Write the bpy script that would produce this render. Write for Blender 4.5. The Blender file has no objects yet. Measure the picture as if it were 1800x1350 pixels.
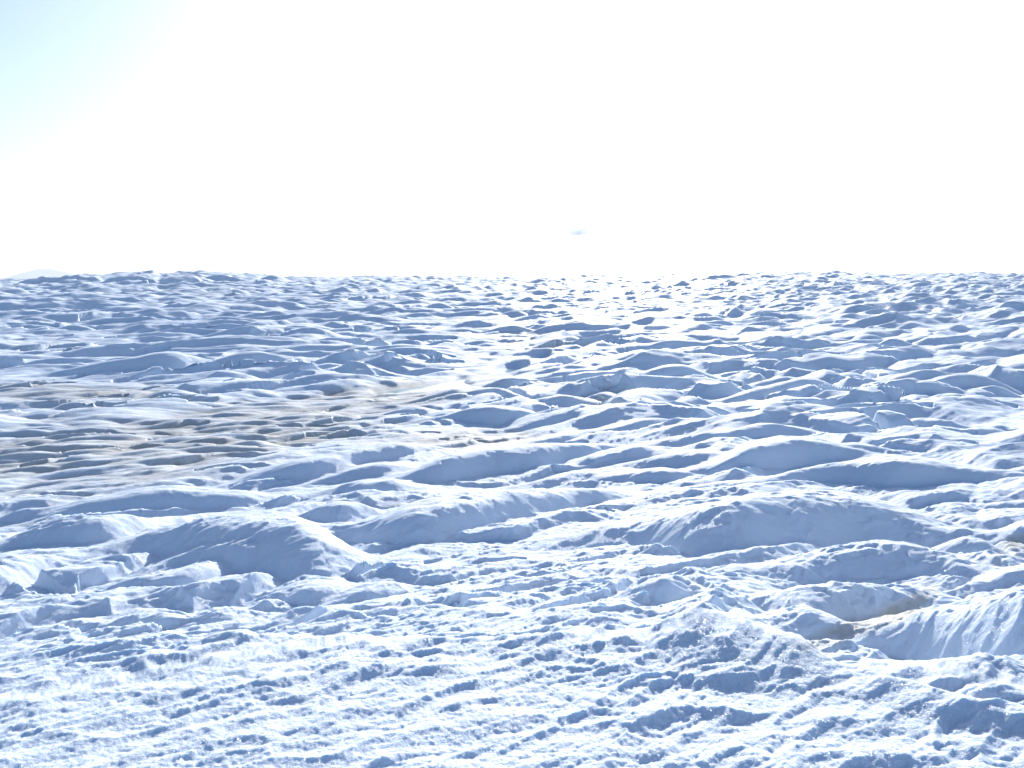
import bpy, math, random
import numpy as np
from mathutils import Vector

# ------------------------------------------------------------------ camera, sky, sun, exposure
scn = bpy.context.scene
C = scn.collection
F = 1500.0                       # focal length in photo pixels (1800 px wide)
PITCH = math.radians(7.0)
cam_d = bpy.data.cameras.new('camera')
cam_d.sensor_width = 36.0
cam_d.lens = 36.0 * F / 1800.0
cam_d.clip_start = 0.1
cam_d.clip_end = 60000
cam = bpy.data.objects.new('camera', cam_d)
C.objects.link(cam)
cam.location = (0, 0, 0)
cam.rotation_euler = (math.pi / 2 - PITCH, 0, 0)
scn.camera = cam

SUN_EL = math.radians(21.0)
SUN_AZ = math.radians(10.0)      # to the right of the view direction (+Y)
world = bpy.data.worlds.new('World')
scn.world = world
world.use_nodes = True
nt = world.node_tree
sky = nt.nodes.new('ShaderNodeTexSky')
sky.sky_type = 'NISHITA'
sky.sun_disc = False
sky.sun_elevation = SUN_EL
sky.sun_rotation = SUN_AZ
sky.altitude = 600
sky.air_density = 1.0
sky.dust_density = 2.5
sky.ozone_density = 3.0
bg = nt.nodes['Background']
bg.inputs['Strength'].default_value = 0.1
nt.links.new(sky.outputs['Color'], bg.inputs['Color'])

sun_d = bpy.data.lights.new('sun', 'SUN')
sun_d.energy = 4.3
sun_d.angle = math.radians(0.5)
sun_d.color = (1.0, 0.95, 0.88)
sun = bpy.data.objects.new('sun', sun_d)
C.objects.link(sun)
sdir = Vector((math.sin(SUN_AZ) * math.cos(SUN_EL), math.cos(SUN_AZ) * math.cos(SUN_EL), math.sin(SUN_EL)))
sun.rotation_euler = (-sdir).to_track_quat('-Z', 'Y').to_euler()

scn.view_settings.view_transform = 'Standard'
scn.view_settings.look = 'None'
scn.view_settings.exposure = 0.8
scn.view_settings.gamma = 1
scn.view_settings.use_curve_mapping = False
scn.cycles.diffuse_bounces = 4
scn.cycles.max_bounces = 8
scn.cycles.sample_clamp_indirect = 8

# ------------------------------------------------------------------ pixel -> ray
SP, CP = math.sin(PITCH), math.cos(PITCH)
def ray(x, y):
    """azimuth (rad, + right) and tan(elevation) of a photo pixel"""
    xr = (np.asarray(x, float) - 900) / F
    yr = (675 - np.asarray(y, float)) / F
    Y = CP + yr * SP
    Z = -SP + yr * CP
    return np.arctan2(xr, Y), Z / np.hypot(xr, Y)
def to_px(X, Y, Z):
    dz = Y * CP - Z * SP
    up = Y * SP + Z * CP
    dz = np.maximum(dz, 1e-3)
    return 900 + F * X / dz, 675 - F * up / dz

def sstep(a, b, x):
    t = np.clip((x - a) / (b - a), 0, 1)
    return t * t * (3 - 2 * t)

# ------------------------------------------------------------------ numpy noise
def _hash(ix, iy, seed):
    h = (ix.astype(np.int64) * 374761393 + iy.astype(np.int64) * 668265263 + seed * 1274126177) & 0xffffffff
    h = ((h ^ (h >> 13)) * 1274126177) & 0xffffffff
    h = ((h ^ (h >> 16)) * 2246822519) & 0xffffffff
    return ((h ^ (h >> 13)) & 0xffffff).astype(np.float32) / 16777216.0
def perlin(x, y, seed=0):
    x0 = np.floor(x); y0 = np.floor(y)
    fx = (x - x0).astype(np.float32); fy = (y - y0).astype(np.float32)
    u = fx * fx * fx * (fx * (fx * 6 - 15) + 10)
    v = fy * fy * fy * (fy * (fy * 6 - 15) + 10)
    def g(ox, oy):
        a = _hash(x0 + ox, y0 + oy, seed) * 6.2831853
        return np.cos(a) * (fx - ox) + np.sin(a) * (fy - oy)
    a = g(0, 0); b = g(1, 0); c = g(0, 1); d = g(1, 1)
    return 1.4 * ((a + u * (b - a)) * (1 - v) + (c + u * (d - c)) * v)
def fbm(x, y, n, seed=0, gain=0.5):
    s = 0; a = 1.0
    for i in range(n):
        s = s + a * perlin(x * 2.03 ** i + 17.3 * i, y * 2.03 ** i - 9.1 * i, seed + i)
        a *= gain
    return s
def whalebacks(x, y, ang, L, W, seed, near=2.3, far=0.75, warp=0.35, sharp=1.0):
    """scattered elongated humps, steep on the side towards -n, in [0,1]"""
    ca, sa = math.cos(ang), math.sin(ang)
    wx = x + warp * L * perlin(x / L * 0.6, y / L * 0.6, seed + 50)
    wy = y + warp * L * perlin(x / L * 0.6 + 31, y / L * 0.6 + 7, seed + 51)
    a = (wx * ca + wy * sa) / L
    b = (-wx * sa + wy * ca) / W
    a0 = np.floor(a); b0 = np.floor(b)
    out = np.zeros_like(a, dtype=np.float32)
    for i in (-1, 0, 1):
        for j in (-1, 0, 1):
            ci = a0 + i; cj = b0 + j
            r1 = _hash(ci, cj, seed); r2 = _hash(ci, cj, seed + 1); r3 = _hash(ci, cj, seed + 2); r4 = _hash(ci, cj, seed + 3)
            da = a - ci - 0.15 - 0.7 * r1 - (np.mod(cj, 2)) * 0.0
            db = b - cj - 0.15 - 0.7 * r2
            db = db + (r4 - 0.5) * 0.7 * da
            sz = 0.55 + 0.6 * r3
            da = da / sz / np.where(da > 0, 0.8, 1.15)
            db = np.where(db < 0, db * near, db * far) / sz
            h = sz * (1 - (da * da * 1.0 + db * db * 1.3))
            np.maximum(out, h, out=out)
    return out

# ------------------------------------------------------------------ the glacier's broad form
BD = np.array([0.3, 2.0, 4.5, 6.5, 9.0, 13, 18, 23, 30, 40, 52, 68, 88, 115, 150, 190, 230, 280, 330, 400, 470, 600, 1000, 3000, 9000, 16000])
BZ = np.array([-3.4, -3.5, -3.6, -3.75, -4.15, -4.9, -5.5, -5.95, -6.5, -6.9, -7.27, -7.50, -7.55, -7.35, -6.86, -5.8, -4.43, -2.2, 0.0, 2.2, 2.0, -2, -14, -30, -40, -45])
_ld = np.linspace(math.log(0.3), math.log(16000), 4000)
_bz = np.interp(_ld, np.log(BD), BZ)
_k = np.exp(-0.5 * (np.arange(-60, 61) / 22.0) ** 2); _k /= _k.sum()
_bz = np.convolve(np.pad(_bz, 60, mode='edge'), _k, mode='valid')
SKX = np.array([-400, 0, 35, 100, 165, 180, 260, 270, 280, 330, 350, 400, 480, 500, 560, 600, 660, 760, 870, 960, 1050, 1080, 1100, 1200, 1300, 1370, 1450, 1500, 1560, 1690, 1800, 2200])
SKY_ = np.array([503, 497, 496, 492, 485, 486, 481, 481, 485, 480, 480, 483, 487, 490, 490, 489, 489, 490, 490, 489, 487, 486, 486, 485, 480, 480, 480, 484, 486, 483, 485, 490]) + 1.0
sk_az, sk_t = ray(SKX, SKY_)
# the near shoulder one stands on ends in a long edge; behind it the ice drops about a metre
EDGE = [(-700,1215),(-300,1180),(-60,1162),(0,1146),(50,1121),(93,1113),(143,1102),(187,1100),(250,1100),(283,1107),(307,1103),(367,1096),(433,1101),(500,1102),(560,1109),(600,1107),(700,1112),(817,1117),(917,1113),(967,1108),(1033,1105),(1100,1101),(1160,1100),(1220,1104),(1300,1122),(1380,1148),(1440,1166),(1490,1170),(1560,1161),(1620,1166),(1700,1160),(1800,1158),(2100,1150),(2500,1140)]
ed_az, ed_t = ray([p[0] for p in EDGE], [p[1] for p in EDGE])
ed_d = 2.86 / -ed_t
def plate(d):
    return -2.70 - 0.032 * d
def swell(d, az):
    """long low swells in the ice, trending away to the right"""
    d = np.asarray(d, float); az = np.asarray(az, float)
    x = d * np.sin(az); y = d * np.cos(az)
    out = 0
    w_ = sstep(-0.22, 0.12, az)
    for L, W, A, seed in ((13.0, 3.9, 0.34 * sstep(9.5, 15, d) * (1 - sstep(38, 65, d)), 811), (34.0, 10.5, 0.8 * sstep(34, 65, d) * (1 - sstep(170, 300, d)), 823)):
        for ang, ww in ((0.38, 1 - w_), (0.74, w_)):
            a = x * math.cos(ang) + y * math.sin(ang); b = -x * math.sin(ang) + y * math.cos(ang)
            q = perlin(a / L, b / W + 0.5 * perlin(a / L, b / (3 * W), seed + 1), seed)
            out = out + A * ww * q * np.where(q > 0, 1.15, 0.6)
    left = 1 - 0.7 * (1 - sstep(-0.45, -0.1, az)) * sstep(25, 32, d) * (1 - sstep(60, 75, d))
    return out * left
def base(d, az):
    z = np.interp(np.log(np.maximum(d, 0.31)), _ld, _bz)
    dz = 400 * np.interp(az, sk_az, sk_t) - 2.2
    w = sstep(180, 400, d) * (1 - sstep(700, 2500, d))
    z = z + swell(d, az)
    de = np.interp(az, ed_az, ed_d)
    de = np.where(np.cos(az) < 0.3, 7.0, de)
    z = z + (plate(d) - z) * (1 - sstep(de, de + 1.5, d))
    # left plain lies a little lower, the right shoulder a little higher
    z = z + dz * w
    return z

# ------------------------------------------------------------------ ridges and hummocks: (crest, foot) seen from the viewpoint
# (slope run, far-side run, [(x, y_crest, y_foot), ...])
RID = [
 # mid distance, left
 (1.0, 3, [(107,662,664),(150,649,670),(212,632,671),(262,624,669),(312,621,665),(350,629,659),(370,643,651)]),
 (1.0, 3, [(387,640,642),(400,628,652),(425,621,660),(450,620,656),(482,622,655),(502,630,653),(515,624,651),(532,618,649),(555,624,646),(572,638,643)]),
 (1.0, 3, [(230,663,664),(275,654,667),(312,651,663),(325,655,662),(345,650,662),(375,642,664),(395,648,664),(420,659,661)]),
 (1.0, 3, [(282,669,670),(312,663,671),(337,662,671),(360,667,669)]),
 (1.0, 3, [(145,620,621),(162,609,622),(187,605,622),(225,603,616),(250,600,606)]),
 (1.0, 3, [(190,622,624),(225,611,627),(250,606,624),(275,607,618),(290,612,614)]),
 (1.0, 3, [(270,621,622),(312,605,618),(350,601,616),(375,606,612),(395,610,611)]),
 (1.0, 3, [(80,648,649),(100,637,649),(137,629,645),(175,626,638),(205,631,633)]),
 (1.0, 3, [(-20,654,656),(0,653,656),(37,651,655),(75,646,652),(95,640,648)]),
 (1.0, 3, [(-20,722,724),(0,719,722),(15,715,723),(50,710,721),(87,707,720),(110,706,721),(122,714,719)]),
 (1.0, 3, [(-30,742,744),(0,735,743),(20,727,744),(45,719,742),(67,719,735),(90,723,728)]),
 (1.0, 3, [(37,744,745),(55,732,747),(80,725,746),(100,724,741),(120,731,738),(140,737,738)]),
 (1.0, 3, [(110,725,726),(140,721,732),(162,716,732),(190,717,731),(200,728,731)]),
 (1.0, 3, [(200,711,712),(230,705,719),(265,697,722),(275,702,722),(290,712,717)]),
 (1.0, 3, [(272,696,700),(287,690,710),(312,687,712),(327,695,711),(340,706,709)]),
 (1.0, 3, [(140,709,710),(175,700,707),(212,692,702),(240,690,695)]),
 (1.0, 3, [(290,716,717),(315,710,722),(350,711,726),(380,710,728),(395,718,722)]),
 (1.0, 3, [(395,718,719),(412,710,719),(425,704,720),(440,712,720),(450,719,720)]),
 (1.0, 3, [(305,685,687),(330,680,692),(345,678,692),(365,685,689)]),
 (1.0, 3, [(370,699,700),(380,692,701),(392,693,701),(400,699,700)]),
 (1.0, 3, [(45,668,669),(65,663,671),(90,661,671),(115,667,670)]),
 (1.0, 3, [(15,682,683),(30,675,684),(50,676,684),(62,682,683)]),
 (1.0, 3, [(64,685,686),(80,677,685),(100,678,685),(110,684,685)]),
 # hummocks on the dirty plain
 (1.4, 2.5, [(168,770,771),(190,762,772),(203,761,772),(214,769,771)]),
 (1.4, 2.5, [(254,770,771),(272,760,772),(285,760,771),(296,766,769)]),
 (1.4, 2.5, [(281,777,778),(294,766,779),(308,766,779),(322,776,778)]),
 (1.4, 2.5, [(309,756,757),(325,745,757),(336,745,756),(345,752,754)]),
 (1.4, 2.5, [(357,768,769),(367,758,770),(378,758,770),(389,767,769)]),
 (1.4, 2.5, [(400,763,764),(411,752,765),(421,758,764),(428,763,764)]),
 (1.4, 2.5, [(286,796,797),(300,785,799),(317,784,799),(330,794,797)]),
 (1.4, 2.5, [(330,790,791),(342,782,792),(352,782,792),(362,790,791)]),
 (1.4, 2.5, [(32,786,787),(50,776,790),(70,771,791),(87,772,788),(94,782,785)]),
 (1.4, 2.5, [(102,772,773),(113,765,775),(126,773,774)]),
 (1.4, 2.5, [(189,797,798),(201,790,800),(216,795,802),(240,794,802),(255,793,802),(264,798,800)]),
 (1.4, 2.5, [(353,801,802),(373,792,803),(393,786,800),(404,793,796)]),
 (1.4, 2.5, [(378,817,818),(393,807,820),(413,812,821),(428,810,822),(444,819,821)]),
 (1.4, 2.5, [(38,880,881),(55,867,882),(68,865,882),(86,878,881)]),
 (1.4, 2.5, [(89,878,879),(101,870,882),(118,873,883),(136,880,882)]),
 (0.8, 2, [(3,924,925),(25,901,926),(45,898,926),(63,899,925),(73,896,922),(88,903,912)]),
 (1.4, 2.5, [(58,825,826),(83,815,826),(95,822,825)]),
 (1.4, 2.5, [(96,817,818),(108,809,825),(126,808,820),(131,815,817)]),
 (1.4, 2.5, [(410,783,786),(425,780,796),(450,775,800),(472,778,800),(490,790,798),(500,796,797)]),
 (1.4, 2.5, [(497,789,791),(510,782,796),(525,786,798),(535,796,798)]),
 (1.4, 2.5, [(400,830,831),(425,826,836),(450,822,832)]),
 (1.4, 2.5, [(494,753,754),(505,746,757),(515,750,757),(520,754,756)]),
 (1.4, 2.5, [(525,757,758),(545,745,757),(555,748,756),(572,752,755)]),
 (1.4, 2.5, [(450,745,747),(465,738,747),(478,740,746)]),
 # mid distance, centre
 (1.0, 3, [(450,583,586),(500,581,588),(517,571,592),(550,569,593),(575,574,590),(590,584,586)]),
 (1.0, 3, [(450,594,597),(472,589,605),(495,587,605),(517,596,603),(519,602,604)]),
 (1.0, 3, [(544,601,603),(562,592,605),(585,585,605),(625,584,603),(645,590,600),(665,593,597)]),
 (1.0, 3, [(622,580,582),(635,571,583),(650,567,584),(667,570,583),(682,579,582)]),
 (1.0, 3, [(757,588,592),(765,581,594),(790,585,594),(825,572,594),(840,575,594),(860,591,593)]),
 (1.0, 3, [(860,580,589),(875,572,595),(900,573,596),(912,575,596),(950,588,591),(960,591,592)]),
 (1.0, 3, [(690,585,587),(715,579,590),(737,581,590),(755,591,592)]),
 (1.0, 3, [(755,607,611),(772,597,619),(792,595,621),(805,605,621),(812,617,620)]),
 (1.0, 3, [(812,606,618),(837,596,620),(862,595,620),(882,612,616)]),
 (1.0, 3, [(880,600,606),(897,600,614),(908,612,614)]),
 (1.0, 3, [(655,610,611),(670,602,612),(712,600,613),(735,609,611)]),
 (1.0, 3, [(687,619,620),(700,612,621),(717,609,621),(732,614,620),(750,618,619)]),
 (1.0, 3, [(632,635,636),(650,625,637),(675,624,632)]),
 (1.0, 3, [(655,640,641),(675,631,644),(705,629,647),(722,635,647),(735,643,646)]),
 (1.0, 3, [(712,628,630),(737,620,640),(752,624,643),(757,640,643)]),
 (1.0, 3, [(712,649,650),(737,646,654),(760,644,654),(765,652,653)]),
 (1.0, 3, [(530,655,656),(550,645,658),(585,639,658),(610,646,651)]),
 (1.0, 3, [(610,650,651),(625,641,649),(645,637,643),(665,642,645)]),
 (1.0, 3, [(622,655,662),(632,646,667),(655,644,672),(675,648,674),(700,657,674),(720,666,671)]),
 (1.0, 3, [(560,670,672),(580,661,678),(600,656,680),(620,660,681),(645,676,680)]),
 (1.0, 3, [(435,682,685),(450,676,685),(462,670,685),(475,667,684),(497,681,683)]),
 (1.0, 3, [(500,685,686),(515,679,688),(542,678,688),(557,685,687)]),
 (1.0, 3, [(580,732,733),(605,718,730),(625,714,727),(645,720,725)]),
 (1.0, 3, [(690,706,707),(707,697,708),(730,693,706),(742,698,701)]),
 (1.0, 3, [(675,714,717),(725,709,718),(750,698,715),(800,688,711),(845,685,694)]),
 (1.0, 3, [(622,738,740),(637,730,742),(662,724,738),(685,725,735)]),
 (1.0, 3, [(675,735,740),(687,725,744),(712,719,745),(750,715,740),(767,716,735)]),
 (1.0, 3, [(760,732,740),(772,720,744),(790,716,738),(810,715,730)]),
 (0.9, 2.5, [(782,743,746),(800,727,752),(825,715,754),(842,711,756),(855,715,757),(880,714,757),(897,722,754),(920,725,750),(942,735,741)]),
 (0.9, 2.5, [(790,710,711),(812,700,708),(850,687,712),(885,682,717),(900,686,721),(915,696,724),(930,710,726),(942,726,728)]),
 (0.9, 2, [(735,752,754),(745,740,756),(755,736,757),(765,743,757),(773,751,755)]),
 (0.9, 2, [(617,768,769),(640,755,768),(667,744,765),(685,746,762),(695,751,758)]),
 (0.9, 2, [(673,765,768),(687,753,774),(697,752,776),(710,760,776),(724,773,775)]),
 (0.9, 2, [(628,776,779),(640,767,783),(660,763,784),(680,764,782),(697,772,779)]),
 (0.9, 2, [(695,748,749),(703,743,753),(715,745,753),(735,742,748)]),
 (0.9, 2, [(790,784,786),(805,773,785),(818,771,783),(830,776,781)]),
 (0.9, 2, [(595,774,775),(610,766,775),(625,768,773)]),
 (0.9, 2.5, [(960,690,691),(982,677,693),(1025,667,692),(1035,672,692),(1052,685,689)]),
 (0.9, 2.5, [(945,705,710),(970,700,724),(992,692,727),(1012,695,727),(1030,702,724),(1047,715,719)]),
 (1.0, 3, [(1017,690,694),(1040,689,702),(1055,692,702)]),
 (1.0, 3, [(1042,705,708),(1060,692,715),(1075,696,716),(1095,708,712)]),
 (1.0, 3, [(1107,670,676),(1125,657,685),(1150,647,690),(1175,640,688),(1200,642,678),(1222,650,668),(1240,660,662)]),
 (1.0, 3, [(1137,686,688),(1150,674,690),(1170,672,688),(1182,677,682)]),
 (1.0, 3, [(1040,677,681),(1055,675,687),(1075,674,688),(1100,672,685)]),
 (1.0, 2, [(1082,688,690),(1100,680,697),(1117,685,695)]),
 (1.0, 3, [(980,652,653),(1000,638,653),(1025,633,648),(1045,632,640)]),
 (1.0, 3, [(1090,647,649),(1112,633,650),(1137,622,649),(1170,620,637),(1200,628,630)]),
 (1.0, 3, [(1040,615,617),(1060,608,619),(1085,607,619),(1100,614,616)]),
 (1.0, 3, [(988,621,622),(1010,611,623),(1030,616,623),(1050,622,624)]),
 (1.0, 3, [(1025,729,735),(1040,721,745),(1060,720,742),(1075,722,730)]),
 # right
 (1.0, 3, [(1200,624,626),(1237,614,627),(1287,612,626),(1310,613,624)]),
 (1.0, 3, [(1290,625,626),(1312,616,627),(1347,613,622)]),
 (1.0, 3, [(1165,639,640),(1187,632,640),(1237,625,636),(1250,627,632)]),
 (1.0, 3, [(1210,642,643),(1237,635,649),(1287,627,651),(1347,626,644),(1375,621,642),(1387,627,641),(1402,637,639)]),
 (1.0, 3, [(1387,624,632),(1412,616,635),(1462,612,630),(1487,612,629),(1510,625,628)]),
 (1.0, 3, [(1245,672,673),(1270,660,672),(1300,649,670),(1325,648,671),(1350,655,668),(1375,668,669)]),
 (1.0, 3, [(1350,645,656),(1367,640,658),(1387,654,658)]),
 (1.0, 3, [(1392,650,652),(1425,632,656),(1457,629,650),(1490,632,645),(1512,640,643)]),
 (1.0, 3, [(1487,648,650),(1510,637,652),(1550,627,645),(1587,625,632)]),
 (0.8, 2, [(1540,620,622),(1547,602,623),(1560,590,622),(1572,587,621),(1582,592,619),(1595,605,614)]),
 (1.0, 3, [(1585,617,619),(1607,609,621),(1625,607,620),(1637,611,616)]),
 (1.1, 3, [(1210,720,721),(1250,715,723),(1275,708,724),(1312,690,723),(1347,682,719),(1375,672,712),(1412,661,707),(1432,662,704),(1450,672,700),(1470,690,696)]),
 (1.0, 3, [(1120,712,713),(1150,702,707),(1195,682,692),(1220,681,685)]),
 (1.0, 3, [(1120,725,726),(1150,707,719),(1187,695,714),(1225,691,708),(1262,692,700)]),
 (1.0, 3, [(1185,722,723),(1225,712,719),(1262,700,712),(1300,682,698),(1347,670,680),(1375,659,668)]),
 (1.0, 3, [(1350,715,718),(1382,707,721),(1412,705,726),(1445,702,726),(1475,692,720),(1505,687,714),(1520,692,712),(1532,702,705)]),
 (1.0, 3, [(1542,695,701),(1575,684,703),(1612,679,703),(1650,664,698),(1687,661,694),(1732,659,684),(1740,670,680)]),
 (1.0, 3, [(1575,680,682),(1590,670,680),(1625,656,672),(1650,655,667),(1672,662,664)]),
 (1.0, 3, [(1475,664,670),(1497,661,684),(1520,662,674)]),
 (1.0, 3, [(1695,697,699),(1720,684,705),(1750,674,710),(1770,675,708),(1782,695,702)]),
 (1.0, 3, [(1627,714,716),(1650,700,719),(1672,694,721),(1690,697,720),(1712,712,716)]),
 (1.0, 3, [(1450,730,731),(1462,720,732),(1487,711,730),(1505,714,724)]),
 (1.0, 3, [(1542,721,725),(1555,712,732),(1572,710,732),(1580,712,725)]),
 (1.0, 3, [(1447,740,741),(1487,732,741),(1512,726,741),(1537,725,741),(1550,735,738)]),
 (1.0, 3, [(1557,757,758),(1580,744,760),(1612,734,762),(1650,730,763),(1672,730,765),(1690,742,757)]),
 (1.0, 3, [(1585,767,769),(1600,757,771),(1625,752,772),(1637,760,771),(1650,768,771)]),
 (1.2, 3, [(1485,745,747),(1505,741,755),(1522,750,766),(1540,767,769)]),
 (1.0, 2.5, [(1172,738,742),(1190,730,745),(1205,724,746),(1220,732,746),(1245,750,751)]),
 (0.9, 3, [(1263,844,846),(1270,820,848),(1290,801,849),(1328,785,843),(1350,777,823),(1400,770,820),(1440,770,815),(1465,778,800)]),
 (0.9, 2.5, [(1446,805,810),(1463,790,817),(1491,781,815),(1511,780,813),(1526,787,811),(1544,805,809)]),
 (1.3, 3.5, [(1270,872,874),(1340,852,876),(1388,840,872),(1430,822,864),(1463,817,862),(1501,815,864),(1551,813,882),(1590,812,876),(1640,812,855),(1680,818,838),(1705,826,830)]),
 (2.0, 3.0, [(1120,925,940),(1160,910,955),(1200,903,985),(1250,895,993),(1300,885,995),(1350,880,982),(1400,868,978),(1440,862,975),(1480,862,970),(1520,866,962),(1560,884,952),(1600,893,962),(1630,905,967),(1650,925,955)]),
 (1.1, 3, [(915,860,862),(958,843,860),(1008,830,855),(1056,827,850),(1104,828,836)]),
 (1.1, 2.5, [(1058,853,855),(1101,836,859),(1139,828,862),(1172,822,864),(1190,830,863),(1222,855,858)]),
 (1.1, 3, [(1106,826,828),(1139,813,826),(1185,800,828),(1222,799,838),(1252,801,830),(1270,806,820)]),
 (1.2, 3.5, [(735,850,858),(760,818,862),(803,800,856),(850,793,848),(900,791,845),(938,790,842),(963,785,825),(1000,784,808),(1080,781,790)]),
 (1.2, 3, [(560,847,855),(601,830,853),(639,817,853),(669,814,850),(702,816,845),(752,817,828)]),
 (1.1, 3, [(370,868,872),(410,852,862),(450,833,858),(525,811,853),(558,804,850),(600,795,832),(640,788,822),(676,782,818),(727,781,812),(752,788,806),(780,797,800)]),
 (1.5, 3, [(573,867,872),(601,855,880),(641,849,888),(672,849,892),(702,854,890),(735,866,885),(765,873,876)]),
 (1.1, 3, [(525,917,920),(556,901,932),(591,892,938),(616,892,930),(640,892,920)]),
 (1.4, 3, [(598,951,955),(651,931,968),(690,911,972),(740,898,972),(803,890,955),(850,880,942),(900,868,925),(958,859,900),(1008,856,885),(1060,858,876),(1130,862,872)]),
 (1.3, 3, [(-60,1000,1075),(0,992,1060),(50,985,1044),(100,979,1028),(150,978,1010),(214,975,990)]),
 (2.0, 2.5, [(252,954,975),(353,932,1000),(400,928,1015),(450,925,1030),(500,922,1036),(538,921,1040),(563,931,1038),(581,944,1032),(626,968,1018),(677,989,1008),(700,998,1002)]),
 (1.5, 2.5, [(320,988,1005),(380,965,1020),(415,955,1028),(440,953,1028),(465,965,1025),(490,985,1020),(515,1005,1014)]),
 (1.2, 3, [(-20,985,990),(20,967,976),(63,944,981),(113,929,981),(176,919,974),(202,920,970),(252,918,955),(302,917,940),(353,905,930),(378,903,928),(398,908,926),(413,921,924)]),
 (1.3, 3, [(10,945,948),(58,923,932),(101,901,928),(151,888,926),(227,878,920),(277,867,917),(378,866,903),(428,864,903),(450,866,890),(483,869,885),(510,878,880)]),
 (1.2, 3, [(475,855,858),(500,853,866),(530,853,868),(545,858,868),(565,867,869)]),
 (1.0, 2.5, [(222,1037,1046),(277,1019,1050),(315,1007,1052),(335,1002,1050),(350,987,1043),(365,990,1035),(395,1000,1022),(405,1008,1012)]),
 (1.1, 3, [(40,1110,1122),(90,1098,1116),(140,1088,1112),(180,1084,1110)]),
 (1.1, 3, [(200,1084,1108),(240,1072,1110),(290,1070,1112),(330,1078,1108)]),
 (1.1, 3, [(345,1074,1106),(385,1060,1106),(420,1060,1100),(455,1072,1090)]),
 (1.0, 3, [(472,1042,1046),(485,1035,1062),(510,1023,1065),(558,1020,1067),(590,1022,1050),(610,1019,1030)]),
 (1.0, 3, [(573,1052,1068),(601,1032,1066),(639,1026,1062),(677,1024,1058),(700,1024,1050),(720,1028,1032)]),
 (1.0, 3, [(735,1074,1080),(750,1063,1085),(775,1068,1090),(800,1078,1096)]),
 (1.0, 2.5, [(1031,1087,1097),(1043,1075,1101),(1081,1069,1102),(1114,1074,1102),(1134,1087,1099)]),
 (1.0, 3, [(1127,1037,1045),(1150,1033,1075),(1165,1033,1089),(1190,1036,1084),(1215,1040,1064),(1235,1054,1058)]),
 (1.0, 3, [(1084,986,990),(1101,974,988),(1127,971,990),(1152,979,992),(1180,986,990)]),
 (2.2, 3, [(1370,1012,1030),(1450,974,1030),(1514,964,1030),(1557,954,1032),(1610,961,1032),(1640,976,1030),(1675,989,1040),(1700,996,1035),(1712,1010,1025)]),
 (1.9, 2.5, [(1330,1070,1085),(1365,1050,1105),(1388,1042,1118),(1425,1036,1125),(1501,1029,1112),(1564,1032,1095),(1602,1028,1070),(1627,1034,1060),(1660,1047,1050)]),
 (1.0, 3, [(1536,1097,1100),(1559,1072,1097),(1589,1067,1090),(1627,1055,1080),(1677,1044,1072),(1728,1022,1060),(1800,1004,1045),(1860,995,1030)]),
 (1.3, 3, [(1440,1142,1152),(1480,1124,1158),(1520,1108,1164),(1600,1085,1166),(1700,1072,1168),(1800,1057,1170),(1860,1045,1172)]),
 (1.0, 3, [(1735,897,900),(1765,886,906),(1800,880,908),(1860,875,900)]),
 (1.0, 3, [(1757,936,945),(1783,923,962),(1810,920,968),(1860,920,965)]),
 (1.5, 3, [(1647,975,980),(1665,957,985),(1690,940,990),(1715,937,992),(1740,950,994),(1755,972,995)]),
 (1.1, 3, [(850,1024,1028),(880,1012,1032),(930,1004,1032),(980,1006,1030),(1010,1014,1022)]),
 (1.1, 3, [(960,1044,1048),(1010,1030,1048),(1060,1021,1046),(1100,1022,1036)]),
 (1.1, 3, [(870,932,936),(900,924,936),(930,914,932),(960,904,924),(990,898,910)]),
 (1.1, 3, [(880,962,968),(920,948,964),(960,936,954),(1000,924,938),(1030,920,926)]),
 (1.0, 3, [(1235,886,892),(1262,879,893),(1290,871,891),(1305,884,888)]),
 (1.0, 3, [(1140,892,896),(1180,884,896),(1215,878,894),(1240,876,884)]),
 (1.0, 3, [(1485,915,922),(1510,903,930),(1540,900,934),(1570,908,930),(1585,920,926)]),
 (1.0, 3, [(1565,796,800),(1590,785,803),(1612,784,802),(1645,794,799)]),
 (1.1, 3, [(860,788,794),(900,777,792),(970,765,787),(1010,753,774),(1035,760,768)]),
 (1.1, 3, [(990,768,774),(1060,753,776),(1120,742,771),(1160,740,765),(1190,746,755)]),
 (1.1, 3, [(1080,794,800),(1130,779,799),(1180,769,796),(1260,761,790),(1340,751,778),(1400,750,765)]),
 (1.1, 3, [(700,1006,1010),(740,996,1012),(790,992,1012),(830,998,1008)]),
 (1.1, 3, [(600,1085,1090),(640,1074,1094),(690,1070,1094),(720,1078,1090)]),
 (1.1, 3, [(860,1068,1074),(900,1056,1078),(950,1050,1078),(990,1058,1072)]),
 (1.1, 3, [(-40,1022,1050),(0,1024,1052),(60,1040,1062),(110,1052,1066),(150,1058,1064)]),
 (1.1, 3, [(1640,868,872),(1690,850,868),(1740,838,858),(1800,826,846),(1860,820,838)]),
 (1.1, 3, [(1600,902,906),(1660,886,902),(1700,878,892)]),
 # nearest ground: long crests the ground drops away behind
 (6.0, 2.0, [(1110,1120,1135),(1160,1102,1160),(1190,1091,1190),(1220,1082,1215),(1267,1076,1235),(1300,1083,1240),(1340,1098,1240),(1380,1118,1235),(1420,1138,1225),(1460,1158,1215),(1500,1178,1205)]),
 (5.5, 1.6, [(1440,1205,1225),(1500,1192,1240),(1560,1190,1260),(1600,1196,1270),(1650,1212,1285),(1690,1230,1300),(1740,1233,1305),(1800,1243,1310),(1860,1255,1320),(1920,1265,1330)]),
 (1.0, 2, [(1670,1222,1228),(1700,1212,1236),(1730,1208,1240),(1770,1212,1245),(1810,1224,1245)]),
 # far field
 (0.9, 3, [(30,492,494),(100,487,497),(165,480,500),(175,482,502),(178,488,503)]),
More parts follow.
